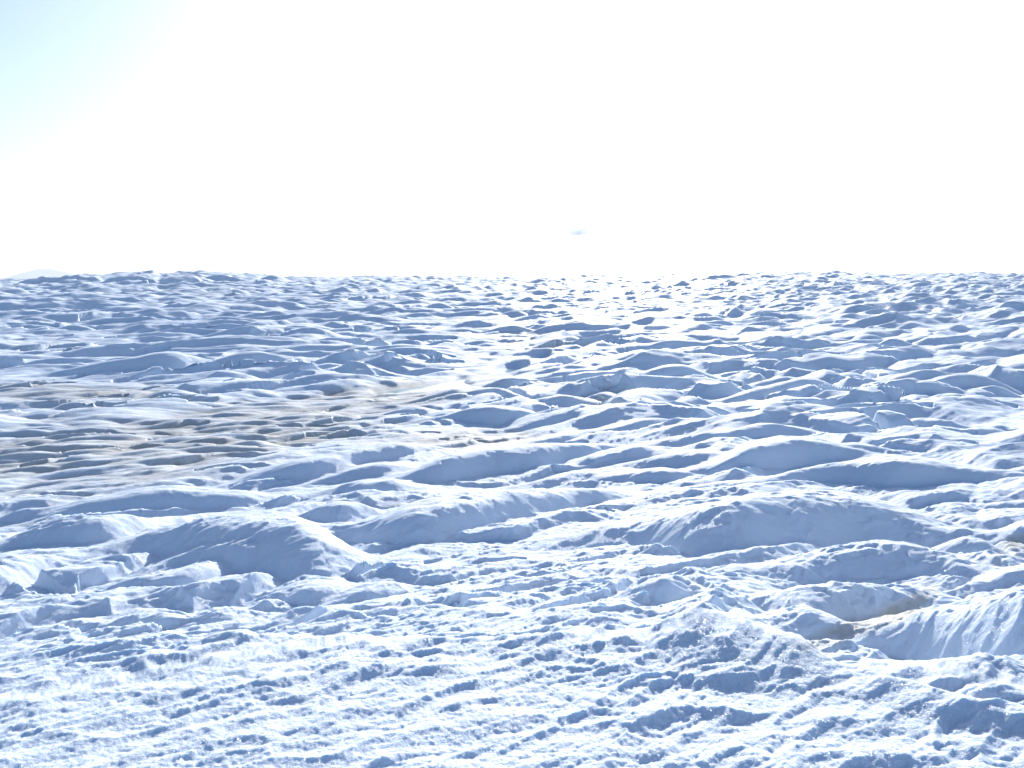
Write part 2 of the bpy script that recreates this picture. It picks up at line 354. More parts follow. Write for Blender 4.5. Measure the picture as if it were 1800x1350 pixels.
 (0.9, 3, [(185,483,500),(225,480,503),(262,476,505),(272,482,506),(285,500,507)]),
 (0.9, 3, [(282,484,500),(300,478,508),(330,475,505),(350,479,500),(362,495,498)]),
 (0.9, 3, [(372,484,496),(400,479,500),(420,484,502),(428,492,498)]),
 (0.9, 3, [(465,486,494),(480,480,498),(495,485,498),(505,490,494)]),
 (1.0, 3, [(-20,518,522),(0,513,524),(20,508,526),(42,508,525),(52,517,520)]),
 (1.0, 3, [(25,545,546),(50,536,547),(80,535,546),(100,541,543)]),
 (1.0, 3, [(162,566,567),(180,560,575),(205,560,576),(220,570,574)]),
 (1.0, 3, [(215,577,578),(240,567,577),(265,566,574)]),
 (1.0, 3, [(112,578,579),(130,573,586),(160,572,587),(172,581,586)]),
 (1.0, 3, [(-20,572,576),(20,572,582),(60,572,585),(90,576,584),(103,588,590)]),
 (1.0, 3, [(258,590,591),(280,580,598),(300,582,598),(326,592,596)]),
 (1.0, 3, [(22,597,598),(40,592,602),(70,593,602),(100,592,598),(105,596,598)]),
 (1.0, 3, [(680,532,535),(700,523,536),(727,520,536),(742,532,535)]),
 (1.0, 3, [(740,540,548),(767,534,552),(792,532,552),(805,541,550)]),
 (1.0, 3, [(630,535,536),(650,530,537),(670,527,536),(682,532,535)]),
 (1.0, 3, [(885,560,562),(900,545,563),(912,547,563),(927,560,562)]),
 (1.0, 3, [(957,530,536),(970,527,537),(990,532,535)]),
 (1.0, 3, [(965,557,560),(975,548,561),(992,554,561),(1002,560,561)]),
 (1.0, 3, [(1070,545,547),(1077,534,548),(1085,533,547),(1090,542,545)]),
 (1.0, 3, [(1090,545,546),(1125,530,540),(1175,516,527),(1212,506,516)]),
 (1.0, 3, [(1520,547,548),(1550,536,550),(1587,529,546),(1607,535,538)]),
 (1.0, 3, [(1732,546,548),(1760,532,555),(1780,527,556),(1800,530,556),(1840,545,556)]),
 (1.0, 3, [(1390,575,577),(1407,565,586),(1425,563,586),(1450,569,585),(1462,577,580)]),
 (1.0, 3, [(1350,567,572),(1362,561,575),(1377,561,575),(1390,570,573)]),
 (1.0, 3, [(1372,542,544),(1400,533,540),(1437,522,532),(1470,514,520)]),
]

# ------------------------------------------------------------------ polar grid (full circle, dense where the place is seen)
HALF = math.radians(35.5)
NC_IN, NC_OUT = 800, 120
az_in = np.linspace(-HALF, HALF, NC_IN)
t = np.linspace(0, 1, NC_OUT + 2)[1:-1]
t = t + 0.13 * np.sin(2 * np.pi * t) * -1
az_out = HALF + (2 * np.pi - 2 * HALF) * t
AZ = np.concatenate([az_in, az_out])
NCOL = len(AZ)
dd = np.exp(np.linspace(math.log(0.31), math.log(13500), 6000))
_, yy = to_px(0 * dd, dd, base(dd, 0 * dd))
yy = np.clip(yy, 470, 1400)
w = np.abs(np.gradient(yy)) / 900 * 560
lg = np.clip((np.log(dd) - math.log(9)) / (math.log(430) - math.log(9)), 0, 1)
w += 820 * np.gradient(lg)
w += 60 * np.gradient(np.log(dd)) / math.log(50000)
w[dd < 4.0] *= 0.3
cw = np.cumsum(w); NROW = 1650
D = np.interp(np.linspace(cw[0], cw[-1], NROW), cw, dd)
DG, AG = np.meshgrid(D, AZ, indexing='ij')
X = DG * np.sin(AG); Y = DG * np.cos(AG)
B = base(DG, AG)
PX, PY = to_px(X, Y, B)
front = np.cos(AG) > 0.35

# ---- ridge contributions
R = np.zeros_like(B); FOOT = np.zeros_like(B); RIDX = -np.ones(B.shape, dtype=np.int32)
dsamp = np.exp(np.linspace(math.log(2), math.log(600), 1100))
def solve(x, yc, yt, k, dt=None):
    az, tc = ray(x, yc); azt, tt = ray(x, yt)
    b = base(dsamp, np.full_like(dsamp, az))
    above = np.nonzero(b - dsamp * tt >= 0)[0]
    if dt is None: dt = dsamp[above[0]] if len(above) else 395.0
    dt = min(dt, 395.0)
    de = float(np.interp(az, ed_az, ed_d)); ey = np.interp(x, [p[0] for p in EDGE], [p[1] for p in EDGE])
    if k < 3.5 and yc < ey: dt = max(dt, de + 1.7)
    dc = dt
    for _ in range(24):
        h = max(dc * tc - float(base(np.array(dc), np.array(az))), 0.0)
        dc = 0.6 * dc + 0.4 * (dt + k * h)
    h = max(dc * tc - float(base(np.array(dc), np.array(az))), 0.0)
    return float(az), dt, dc, h
col_step = az_in[1] - az_in[0]
for ri, (k, kf, pts) in enumerate(RID):
    s = [solve(x, yc, yt, k) for x, yc, yt in pts]
    # a foot line hidden by nearer ice must not run off in depth: limit how oblique it lies
    i0 = int(np.argmax([q[3] for q in s])); dts = [q[1] for q in s]
    for step in (1, -1):
        i = i0 + step
        while 0 <= i < len(s):
            lat = abs(s[i][0] - s[i - step][0]) * dts[i - step]
            dts[i] = min(max(dts[i], dts[i - step] - 1.4 * lat), dts[i - step] + 1.4 * lat)
            i += step
    s = [solve(x, yc, yt, k, d_) for (x, yc, yt), d_ in zip(pts, dts)]
    a = np.array([q[0] for q in s]); dt = np.array([q[1] for q in s]); dc = np.array([q[2] for q in s]); h = np.array([q[3] for q in s]); h = np.where(dt > 220, np.minimum(h, 3.2), h)
    wpx_ = pts[-1][0] - pts[0][0]
    if wpx_ > 48 and 9 < dt.mean() < 115 and k < 3.5:
        # the ridge runs on: a long low tail towards the near left and a shorter one up to the right
        da = a[-1] - a[0]; hm = h.max()
        h[0] = max(h[0], 0.38 * hm); h[-1] = max(h[-1], 0.34 * hm)
        a = np.concatenate([[a[0] - 0.75 * da, a[0] - 0.35 * da], a, [a[-1] + 0.28 * da, a[-1] + 0.6 * da]])
        kl, kr = 0.55 * da, 0.75 * da
        dt = np.concatenate([[dt[0] * (1 - 0.75 * kl), dt[0] * (1 - 0.35 * kl)], dt, [dt[-1] * (1 + 0.28 * kr), dt[-1] * (1 + 0.6 * kr)]])
        dc_ = np.concatenate([[0.08 * hm, 0.24 * hm], h, [0.22 * hm, 0.06 * hm]])
        dc = dt + np.concatenate([[0.3 * hm * k, 0.4 * hm * k], np.maximum(dc - dt[2:-2], 0.4 * hm * k), [0.4 * hm * k, 0.3 * hm * k]])
        h = dc_
    margin = 8 * col_step
    cols = np.nonzero((AZ > a[0] - margin) & (AZ < a[-1] + margin) & (np.cos(AZ) > 0.3))[0]
    if len(cols) == 0: continue
    aa = AZ[cols]
    ddc = np.interp(aa, a, dc); ddt = np.interp(aa, a, dt); hh = np.interp(aa, a, h)
    edge = 0.45 + 0.55 * sstep(-margin, 0.3 * (a[-1] - a[0]), np.minimum(aa - a[0], a[-1] - aa))
    edge = edge * sstep(-margin, 0, np.minimum(aa - a[0], a[-1] - aa))
    hh = hh * edge
    sg = min(3.6 + 0.05 * len(cols), 9.5)
    kk = np.exp(-0.5 * (np.arange(-30, 31) / sg) ** 2); kk /= kk.sum()
    sm = lambda v: np.convolve(np.pad(v, 30, mode='edge'), kk, mode='valid')
    ddc, ddt, hh = sm(ddc), sm(ddt), sm(hh)
    hh = hh * (1 + 0.12 * perlin(aa * ddc / (3.0 * hh.max() + 0.7), aa * 0 + 0.37 * ri, 700 + ri))
    wn = np.maximum(ddc - ddt, np.maximum(0.25 * hh, 3.2 * np.interp(ddc, D, np.gradient(D))) + 1e-3)
    wf = np.maximum(kf * (2.2 if kf > 1.7 else 1.0) * hh, 1e-3)
    r0 = max(np.searchsorted(D, (ddt - 0.2 * wn).min()) - 1, 0); r1 = min(np.searchsorted(D, (ddc + wf).max()) + 1, NROW)
    dl = D[r0:r1, None]
    # wobble the crest a little so it is no ruled line
    wob = (0.16 if k < 1.4 else 0.07) * wn[None, :] * perlin(X[r0:r1][:, cols] / (hh.max() * 1.6 + 0.2), Y[r0:r1][:, cols] / (hh.max() * 1.6 + 0.2), 900 + ri)
    sdist = dl - ddc[None, :] + wob
    tn = np.clip(-sdist / wn[None, :], 0, 1); tf = np.clip(sdist / wf[None, :], 0, 1)
    near_prof = 1 - tn ** 1.4 if k < 3.5 else (1 - tn) ** 2 * (1 + 2 * tn)
    g = np.where(sdist < 0, near_prof, (1 - tf) ** 2 * (1 + 2 * tf))
    g = np.where((sdist < 0) & (-sdist > wn[None, :]), 0, g)
    con = g * hh[None, :]
    sub = R[r0:r1, cols[0]:cols[-1] + 1]
    win = con > sub
    R[r0:r1, cols[0]:cols[-1] + 1] = np.maximum(sub, con)
    idx = RIDX[r0:r1, cols[0]:cols[-1] + 1]; idx[win & (g > 0.12)] = ri
    RIDX[r0:r1, cols[0]:cols[-1] + 1] = idx
    FOOT[r0:r1, cols[0]:cols[-1] + 1] = np.maximum(FOOT[r0:r1, cols[0]:cols[-1] + 1], np.sqrt(g))

# melt rounds every edge: soften the joined forms over about a hand's breadth to a foot
def melt(v, it, wc, wr_):
    for _ in range(it):
        for ax, w_ in ((1, wc), (0, wr_)):
            c = v.copy(); n_ = 1
            for q in range(1, w_ + 1):
                c += np.roll(v, q, ax) + np.roll(v, -q, ax); n_ += 2
            v = c / n_
    return v
r0, r1 = np.searchsorted(D, 4.0), np.searchsorted(D, 120)
soft_ = melt(R[r0:r1].copy(), 2, 4, 2)
wsoft = (1 - 0.55 * sstep(20, 60, DG[r0:r1])) * sstep(4.0, 4.6, DG[r0:r1]) * (1 - sstep(100, 120, DG[r0:r1]))
R[r0:r1] += (soft_ - R[r0:r1]) * wsoft

# ---- region masks written as soft ellipses in the view, evaluated on the ground
def blob(cx, cy, rx, ry, rot=0.0):
    ca, sa = math.cos(rot), math.sin(rot)
    u = ((PX - cx) * ca + (PY - cy) * sa) / rx; v = (-(PX - cx) * sa + (PY - cy) * ca) / ry
    return np.where(front, np.exp(-(u * u + v * v) ** 1.5), 0)
flat = np.clip(blob(150, 800, 430, 95, -0.05) + blob(560, 735, 260, 42, -0.1) + blob(80, 690, 260, 26) + blob(760, 682, 190, 20, -0.12)
               + blob(80, 605, 150, 22) + blob(830, 768, 130, 16) + blob(1000, 730, 70, 10) + blob(1760, 750, 130, 40, -0.3), 0, 1)
# ---- procedural relief: hummock fields, ridges, sun cups
ANG = math.radians(31)
far_w = sstep(70, 150, DG) * (1 - sstep(500, 1200, DG))
mid_w = sstep(22, 50, DG) * (1 - 0.3 * sstep(150, 300, DG))
sm_w = sstep(5, 14, DG) * (1 - sstep(70, 160, DG))
P = np.zeros_like(B)
def region(rmin, rmax):
    r0 = np.searchsorted(D, rmin); r1 = np.searchsorted(D, rmax)
    return slice(r0, r1)
calm = 1 - 0.8 * flat
s_ = region(60, 1300)
P[s_] = np.maximum(P[s_], 1.3 * far_w[s_] * calm[s_] * whalebacks(X[s_], Y[s_], ANG * 0.6, 18, 9, 5))
wr = sstep(-0.22, 0.12, np.where(front, AG, 0))
def swept(s_, L, W, seed, aL=0.65, aR=1.45):
    """hump field whose trend turns from nearly level on the left to steeply receding on the right"""
    return np.maximum(whalebacks(X[s_], Y[s_], ANG * aL, L, W, seed) * (1 - wr[s_]) ** 0.6, whalebacks(X[s_], Y[s_], ANG * aR, L, W, seed + 400) * wr[s_] ** 0.6)
s_ = region(20, 700)
P[s_] = np.maximum(P[s_], 1.15 * mid_w[s_] * calm[s_] * swept(s_, 11.0, 3.6, 15, 0.5, 1.2))
P[s_] = np.maximum(P[s_], 0.8 * mid_w[s_] * (0.25 + 0.75 * calm[s_]) * swept(s_, 5.0, 2.1, 25))
P[s_] = np.maximum(P[s_], 0.36 * sstep(14, 30, DG[s_]) * (1 - sstep(110, 220, DG[s_])) * swept(s_, 2.6, 1.1, 27))
s_ = region(6, 60)
P[s_] = np.maximum(P[s_], 0.50 * sstep(7, 12, DG[s_]) * calm[s_] * (1 - sstep(25, 60, DG[s_])) * swept(s_, 6.0, 1.8, 29, 1.0, 1.35))
s_ = region(100, 700)
P[s_] = np.maximum(P[s_], 1.05 * sstep(110, 180, DG[s_]) * (1 - sstep(450, 700, DG[s_])) * calm[s_] * swept(s_, 14.0, 3.9, 33, 0.3, 0.9))
s_ = region(4, 170)
P[s_] = np.maximum(P[s_], 0.30 * sm_w[s_] * (1 - 0.55 * flat[s_]) * swept(s_, 2.8, 1.2, 35, 0.9, 1.3))
# long joined crests
def crests(s_, L, W, seed):
    out = 0
    for ang, w_ in ((ANG * 0.75, 1 - wr[s_]), (ANG * 1.4, wr[s_])):
        ca, sa = math.cos(ang), math.sin(ang)
        a_ = X[s_] * ca + Y[s_] * sa; b_ = -X[s_] * sa + Y[s_] * ca
        b_ = b_ + 0.5 * W * perlin(a_ / (0.7 * L), b_ / (1.5 * L), seed + 7)
        nn = perlin(a_ / L, b_ / W, seed)
        out = out + w_ * np.clip(1 - 2.3 * np.abs(nn), 0, 1) * (0.55 + 0.6 * perlin(a_ / L * 1.3, b_ / W * 0.6, seed + 3))
    return np.clip(out, 0, 1)
CR = np.zeros_like(B)
s_ = region(7, 90)
CR[s_] = 0.42 * sstep(7.5, 12, DG[s_]) * (1 - sstep(35, 90, DG[s_])) * calm[s_] * crests(s_, 7.0, 1.9, 61)
s_ = region(28, 420)
CR[s_] = np.maximum(CR[s_], 0.8 * sstep(28, 60, DG[s_]) * (1 - sstep(250, 420, DG[s_])) * calm[s_] * crests(s_, 16.0, 4.0, 67))
sup = 1 - 0.9 * np.clip(FOOT * 1.3, 0, 1)
P[r0:r1] += (melt(P[r0:r1].copy(), 1, 2, 1) - P[r0:r1]) * 0.8 * wsoft
nearq = 1 - 0.5 * (1 - sstep(14, 48, DG)); P *= nearq; CR *= 1 - 0.45 * (1 - sstep(16, 55, DG))
Z = B + np.maximum(R, P * sup) + 0.15 * P * (1 - sup) + CR * (0.15 + 0.85 * sup ** 2)
# broad undulation
Z += 0.12 * sstep(3, 10, DG) * fbm(X / 7, Y / 7, 2, 77) * (1 + 0.02 * np.minimum(DG, 300)) * (1 - sstep(600, 1500, DG))
# sun cups and small lumps, only where the mesh can carry them
s_ = region(0.3, 60)
x, y = X[s_], Y[s_]
fade = 1 - 0.38 * (1 - sstep(6, 8, DG[s_])) - 0.3 * sstep(8, 18, DG[s_]) - 0.5 * sstep(16, 45, DG[s_])
leftcalm = 1 - 0.22 * blob(150, 1260, 420, 110)[s_] - 0.5 * flat[s_]
steep = 1 - 0.35 * (RIDX[s_] >= 0) * sstep(12, 26, DG[s_])
slp = np.gradient(R, D, axis=0)[s_]
amp = fade * leftcalm * steep / (1 + 1.3 * slp * slp)
patch = 0.75 + 0.45 * fbm(x / 1.6, y / 1.6, 2, 301)
L1 = whalebacks(x, y, ANG, 0.42, 0.22, 101, near=0.9, far=1.5, warp=0.5)      # hollows between sharp rims
L2 = whalebacks(x, y, ANG, 0.24, 0.13, 111, near=1.6, far=0.8, warp=0.5)
L3 = fbm(x / 0.085, y / 0.07, 3, 121)
Z[s_] += amp * patch * (-0.085 * L1 + 0.045 * L2 + 0.013 * L3)
s_ = region(0.3, 14)
Z[s_] += 0.0045 * (1 - sstep(6, 14, DG[s_])) * fbm(X[s_] / 0.035, Y[s_] / 0.035, 2, 131)
# streaky small relief in the middle distance
s_ = region(12, 200)
x, y = X[s_], Y[s_]
ca, sa = math.cos(ANG * 0.9), math.sin(ANG * 0.9)
st = fbm((x * ca + y * sa) / 1.9, (-x * sa + y * ca) / 0.55, 3, 141)
Z[s_] += 0.05 * sstep(9, 22, DG[s_]) * (1 - sstep(120, 200, DG[s_])) * st
s_ = region(90, 900)
x, y = X[s_], Y[s_]
Z[s_] += 0.30 * sstep(80, 200, DG[s_]) * fbm((x * ca + y * sa) / 5.5, (-x * sa + y * ca) / 2.6, 3, 151)

# ---- meltwater pools: flat sheets, the ice is scooped out below them
POOLS = [
 [(640,694),(690,686),(745,678),(790,670),(805,664),(822,665),(812,674),(838,676),(800,686),(742,691),(690,694)],
 [(862,658),(880,650),(905,648),(925,652),(912,658),(885,661)],
 [(940,731),(985,729),(1030,728),(1048,722),(1040,733),(1012,741),(978,741),(948,739)],
 [(835,766),(870,761),(915,758),(965,755),(1000,752),(960,762),(905,768),(860,771)],
 [(1000,604),(1025,601),(1050,600),(1040,606),(1010,608)],
 [(925,642),(950,636),(968,637),(955,643),(935,646)],
]
water_meshes = []
def inpoly(px, py, poly):
    c = np.zeros(px.shape, bool); n = len(poly)
    for i in range(n):
        x1, y1 = poly[i]; x2, y2 = poly[(i + 1) % n]
        cond = ((y1 > py) != (y2 > py)) & (px < (x2 - x1) * (py - y1) / (y2 - y1 + 1e-9) + x1)
        c ^= cond
    return c
POOLMASK = np.zeros(B.shape, bool)
for poly in POOLS:
    cx = np.mean([p[0] for p in poly]); cy = np.mean([p[1] for p in poly])
    az, tt = ray(cx, cy)
    b = base(dsamp, np.full_like(dsamp, az)); d0 = dsamp[np.nonzero(b - dsamp * tt >= 0)[0][0]]
    lvl = d0 * tt + 0.02
    pts = []
    for p in poly:
        a, tt = ray(*p); d = lvl / tt
        pts.append((d * math.sin(a), d * math.cos(a)))
    # polygon in world, smooth it
    for _ in range(2):
        q = []
        for i in range(len(pts)):
            p0, p1 = pts[i], pts[(i + 1) % len(pts)]
            q += [(0.75 * p0[0] + 0.25 * p1[0], 0.75 * p0[1] + 0.25 * p1[1]), (0.25 * p0[0] + 0.75 * p1[0], 0.25 * p0[1] + 0.75 * p1[1])]
        pts = q
    xs = [p[0] for p in pts]; ys = [p[1] for p in pts]
    s_ = region(min(ys) * 0.9, max(math.hypot(*p) for p in pts) * 1.1)
    mcx, mcy = np.mean(xs), np.mean(ys)
    m = inpoly(X[s_], Y[s_], pts).astype(np.float32)
    big = [(mcx + (px_ - mcx) * 1.35, mcy + (py_ - mcy) * 1.35) for px_, py_ in pts]
    m2 = inpoly(X[s_], Y[s_], big).astype(np.float32)
    def soft(v, n):
        for _ in range(n):
            v = (v + np.roll(v, 1, 0) + np.roll(v, -1, 0) + np.roll(v, 1, 1) + np.roll(v, -1, 1)) / 5
        return v
    m = soft(m, 10); m2 = soft(m2, 10)
    zz = Z[s_]
    zz = np.maximum(zz, zz * (1 - m2) + (lvl + 0.05) * m2)
    zz = zz * (1 - m2) + np.minimum(zz, lvl + 0.22) * m2
    Z[s_] = zz * (1 - m) + (lvl - 0.10) * m
    water_meshes.append((pts, lvl))

# ------------------------------------------------------------------ materials
def new_mat(name):
    m = bpy.data.materials.new(name); m.use_nodes = True
    n = m.node_tree.nodes; l = m.node_tree.links
    return m, n, l, n['Principled BSDF']
snow, n, l, bs = new_mat('weathered_snow_ice')
geo = n.new('ShaderNodeNewGeometry')
att = n.new('ShaderNodeAttribute'); att.attribute_name = 'dirt'
# streaky dirt
mp = n.new('ShaderNodeMapping'); mp.inputs['Rotation'].default_value = (0, 0, -ANG * 0.6); mp.inputs['Scale'].default_value = (0.35, 1.1, 1)
l.new(geo.outputs['Position'], mp.inputs['Vector'])
nz = n.new('ShaderNodeTexNoise'); nz.inputs['Scale'].default_value = 1.6; nz.inputs['Detail'].default_value = 9; nz.inputs['Roughness'].default_value = 0.68
l.new(mp.outputs[0], nz.inputs['Vector'])
add = n.new('ShaderNodeMath'); add.operation = 'ADD'; l.new(att.outputs['Fac'], add.inputs[0]); l.new(nz.outputs['Fac'], add.inputs[1])
rmp = n.new('ShaderNodeMapRange'); rmp.inputs['From Min'].default_value = 0.84; rmp.inputs['From Max'].default_value = 1.5; l.new(add.outputs[0], rmp.inputs['Value'])
cr = n.new('ShaderNodeMix'); cr.data_type = 'RGBA'
cr.inputs['A'].default_value = (0.62, 0.71, 0.83, 1); cr.inputs['B'].default_value = (0.43, 0.41, 0.36, 1)
l.new(rmp.outputs[0], cr.inputs['Factor'])
# large soft colour change: bluer bare ice / whiter crust
nv = n.new('ShaderNodeTexNoise'); nv.inputs['Scale'].default_value = 0.22; nv.inputs['Detail'].default_value = 5; l.new(geo.outputs['Position'], nv.inputs['Vector'])
nvr = n.new('ShaderNodeMapRange'); nvr.inputs['From Min'].default_value = 0.42; nvr.inputs['From Max'].default_value = 0.75; nvr.inputs['To Max'].default_value = 0.45; l.new(nv.outputs['Fac'], nvr.inputs['Value'])
cr2 = n.new('ShaderNodeMix'); cr2.data_type = 'RGBA'; cr2.inputs['B'].default_value = (0.50, 0.62, 0.78, 1)
l.new(cr.outputs['Result'], cr2.inputs['A']); l.new(nvr.outputs[0], cr2.inputs['Factor'])
l.new(cr2.outputs['Result'], bs.inputs['Base Color'])
bs.inputs['Roughness'].default_value = 0.7
bs.inputs['IOR'].default_value = 1.31
bs.inputs['Specular IOR Level'].default_value = 0.12
bs.inputs['Subsurface Weight'].default_value = 0.55
bs.inputs['Subsurface Radius'].default_value = (0.5, 0.8, 1.0)
bs.inputs['Subsurface Scale'].default_value = 0.05
# crystalline grain
b1 = n.new('ShaderNodeTexNoise'); b1.inputs['Scale'].default_value = 38; b1.inputs['Detail'].default_value = 3; b1.inputs['Roughness'].default_value = 0.7
l.new(geo.outputs['Position'], b1.inputs['Vector'])
v1 = n.new('ShaderNodeTexVoronoi'); v1.inputs['Scale'].default_value = 95; l.new(geo.outputs['Position'], v1.inputs['Vector'])
b2 = n.new('ShaderNodeTexNoise'); b2.inputs['Scale'].default_value = 7; b2.inputs['Detail'].default_value = 6; b2.inputs['Roughness'].default_value = 0.65
l.new(geo.outputs['Position'], b2.inputs['Vector'])
bm2 = n.new('ShaderNodeBump'); bm2.inputs['Strength'].default_value = 0.35; bm2.inputs['Distance'].default_value = 0.05; l.new(b2.outputs['Fac'], bm2.inputs['Height'])
bm1 = n.new('ShaderNodeBump'); bm1.inputs['Strength'].default_value = 0.6; bm1.inputs['Distance'].default_value = 0.012
l.new(b1.outputs['Fac'], bm1.inputs['Height']); l.new(bm2.outputs[0], bm1.inputs['Normal'])
bm0 = n.new('ShaderNodeBump'); bm0.inputs['Strength'].default_value = 0.5; bm0.inputs['Distance'].default_value = 0.004
l.new(v1.outputs['Distance'], bm0.inputs['Height']); l.new(bm1.outputs[0], bm0.inputs['Normal'])
l.new(bm0.outputs[0], bs.inputs['Normal'])
# ice crystals: tiny facets that each face their own way and catch the sun
vc = n.new('ShaderNodeTexVoronoi'); vc.inputs['Scale'].default_value = 170; l.new(geo.outputs['Position'], vc.inputs['Vector'])
vs_ = n.new('ShaderNodeVectorMath'); vs_.operation = 'SUBTRACT'; vs_.inputs[1].default_value = (0.5, 0.5, 0.5); l.new(vc.outputs['Color'], vs_.inputs[0])
vm = n.new('ShaderNodeVectorMath'); vm.operation = 'MULTIPLY_ADD'; vm.inputs[1].default_value = (1.5, 1.5, 1.5); l.new(vs_.outputs[0], vm.inputs[0]); l.new(geo.outputs['Normal'], vm.inputs[2])
vn = n.new('ShaderNodeVectorMath'); vn.operation = 'NORMALIZE'; l.new(vm.outputs[0], vn.inputs[0])
gl = n.new('ShaderNodeBsdfGlossy'); gl.inputs['Roughness'].default_value = 0.22; gl.inputs['Color'].default_value = (0.9, 0.95, 1, 1); l.new(vn.outputs[0], gl.inputs['Normal'])
mx = n.new('ShaderNodeMixShader'); mx.inputs['Fac'].default_value = 0.012
l.new(bs.outputs[0], mx.inputs[1]); l.new(gl.outputs[0], mx.inputs[2]); l.new(mx.outputs[0], n['Material Output'].inputs['Surface'])

water, n, l, bs = new_mat('meltwater')
bs.inputs['Base Color'].default_value = (0.32, 0.46, 0.52, 1)
bs.inputs['Roughness'].default_value = 0.12
bs.inputs['IOR'].default_value = 1.33
nz = n.new('ShaderNodeTexNoise'); nz.inputs['Scale'].default_value = 2.2; nz.inputs['Detail'].default_value = 4
geo = n.new('ShaderNodeNewGeometry'); l.new(geo.outputs['Position'], nz.inputs['Vector'])
bm = n.new('ShaderNodeBump'); bm.inputs['Strength'].default_value = 0.25; bm.inputs['Distance'].default_value = 0.05
l.new(nz.outputs['Fac'], bm.inputs['Height']); l.new(bm.outputs[0], bs.inputs['Normal'])

rock, n, l, bs = new_mat('far_mountain_rock')
nz = n.new('ShaderNodeTexNoise'); nz.inputs['Scale'].default_value = 0.004; nz.inputs['Detail'].default_value = 8
geo = n.new('ShaderNodeNewGeometry'); l.new(geo.outputs['Position'], nz.inputs['Vector'])
cm = n.new('ShaderNodeValToRGB'); cm.color_ramp.elements[0].color = (0.05, 0.055, 0.06, 1); cm.color_ramp.elements[1].color = (0.14, 0.15, 0.16, 1)
cm.color_ramp.elements[0].position = 0.4; cm.color_ramp.elements[1].position = 0.65
l.new(nz.outputs['Fac'], cm.inputs[0]); l.new(cm.outputs[0], bs.inputs['Base Color']); bs.inputs['Roughness'].default_value = 0.9

# ------------------------------------------------------------------ mesh building
NV = NROW * NCOL
co = np.empty((NV + 1, 3), np.float32)
co[:NV, 0] = X.ravel(); co[:NV, 1] = Y.ravel(); co[:NV, 2] = Z.ravel()
co[NV] = (0, 0, Z[0].mean())
PX, PY = to_px(X, Y, Z)
dirtm = np.clip(0.95 * blob(130, 800, 460, 100, -0.06) + 0.8 * blob(560, 735, 280, 48, -0.1) + 0.8 * blob(90, 690, 260, 26) + 0.8 * blob(760, 682, 230, 26, -0.12)
                + 0.6 * blob(80, 612, 190, 22) + 0.9 * blob(820, 772, 190, 22, -0.05) + 1.0 * blob(1080, 700, 80, 30, -0.2)
                + 0.8 * blob(950, 600, 130, 30, 0.1) + 0.3 * blob(430, 530, 170, 28, 0.2) + 0.2 * blob(200, 520, 170, 10)
                + 1.0 * blob(1590, 1065, 70, 30, -0.5) + 1.0 * blob(1480, 1110, 100, 30, -0.35) + 0.8 * blob(1790, 960, 50, 26)
                + 0.6 * blob(700, 880, 120, 22, 0.1) + 0.5 * blob(60, 930, 120, 20) + 0.6 * blob(1690, 770, 70, 22) + 0.5 * blob(1250, 845, 40, 10)
                + 0.5 * blob(560, 910, 110, 16) + 0.35 * blob(1700, 590, 300, 60) + 0.25 * blob(500, 500, 700, 30), 0, 1)

gully = np.clip(1.0 * blob(1605, 1060, 62, 20, -0.45) + 0.8 * blob(1480, 1112, 110, 24, -0.3) + 0.8 * blob(1785, 955, 40, 16, -0.3) + 0.5 * blob(1745, 985, 40, 14), 0, 1)
# dirt value per vertex: collects on flats, not on the steep humps
rel = np.clip(np.maximum(R, P * sup) / (0.12 + 0.007 * DG), 0, 1)
dirt = dirtm * (1 - 0.5 * rel) + 0.10 * sstep(60, 200, DG) * (1 - rel)
dirt = np.maximum(dirt, gully)
dirt = np.concatenate([dirt.ravel(), [0]]).astype(np.float32)
# smooth normals of the whole surface, shared by all pieces so no seam shows
dZr = np.gradient(Z, D, axis=0)
azu = np.unwrap(AZ)
Zext = np.concatenate([Z[:, -1:], Z, Z[:, :1]], axis=1)
aext = np.concatenate([[azu[-1] - 2 * np.pi], azu, [azu[0] + 2 * np.pi]])
dZa = ((Zext[:, 2:] - Zext[:, :-2]) / (aext[2:] - aext[:-2])[None, :]) / DG
sx, cx_ = np.sin(AG), np.cos(AG)
gx = dZr * sx + dZa * cx_; gy = dZr * cx_ - dZa * sx
nrm = np.stack([-gx, -gy, np.ones_like(gx)], -1); nrm /= np.linalg.norm(nrm, axis=-1, keepdims=True)
nrm = np.concatenate([nrm.reshape(-1, 3), [[0, 0, 1]]]).astype(np.float32)

ii, jj = np.meshgrid(np.arange(NROW - 1), np.arange(NCOL), indexing='ij')
jn = (jj + 1) % NCOL
quads = np.stack([ii * NCOL + jj, ii * NCOL + jn, (ii + 1) * NCOL + jn, (ii + 1) * NCOL + jj], -1).reshape(-1, 4)

fid = RIDX[:-1, :].ravel().copy()

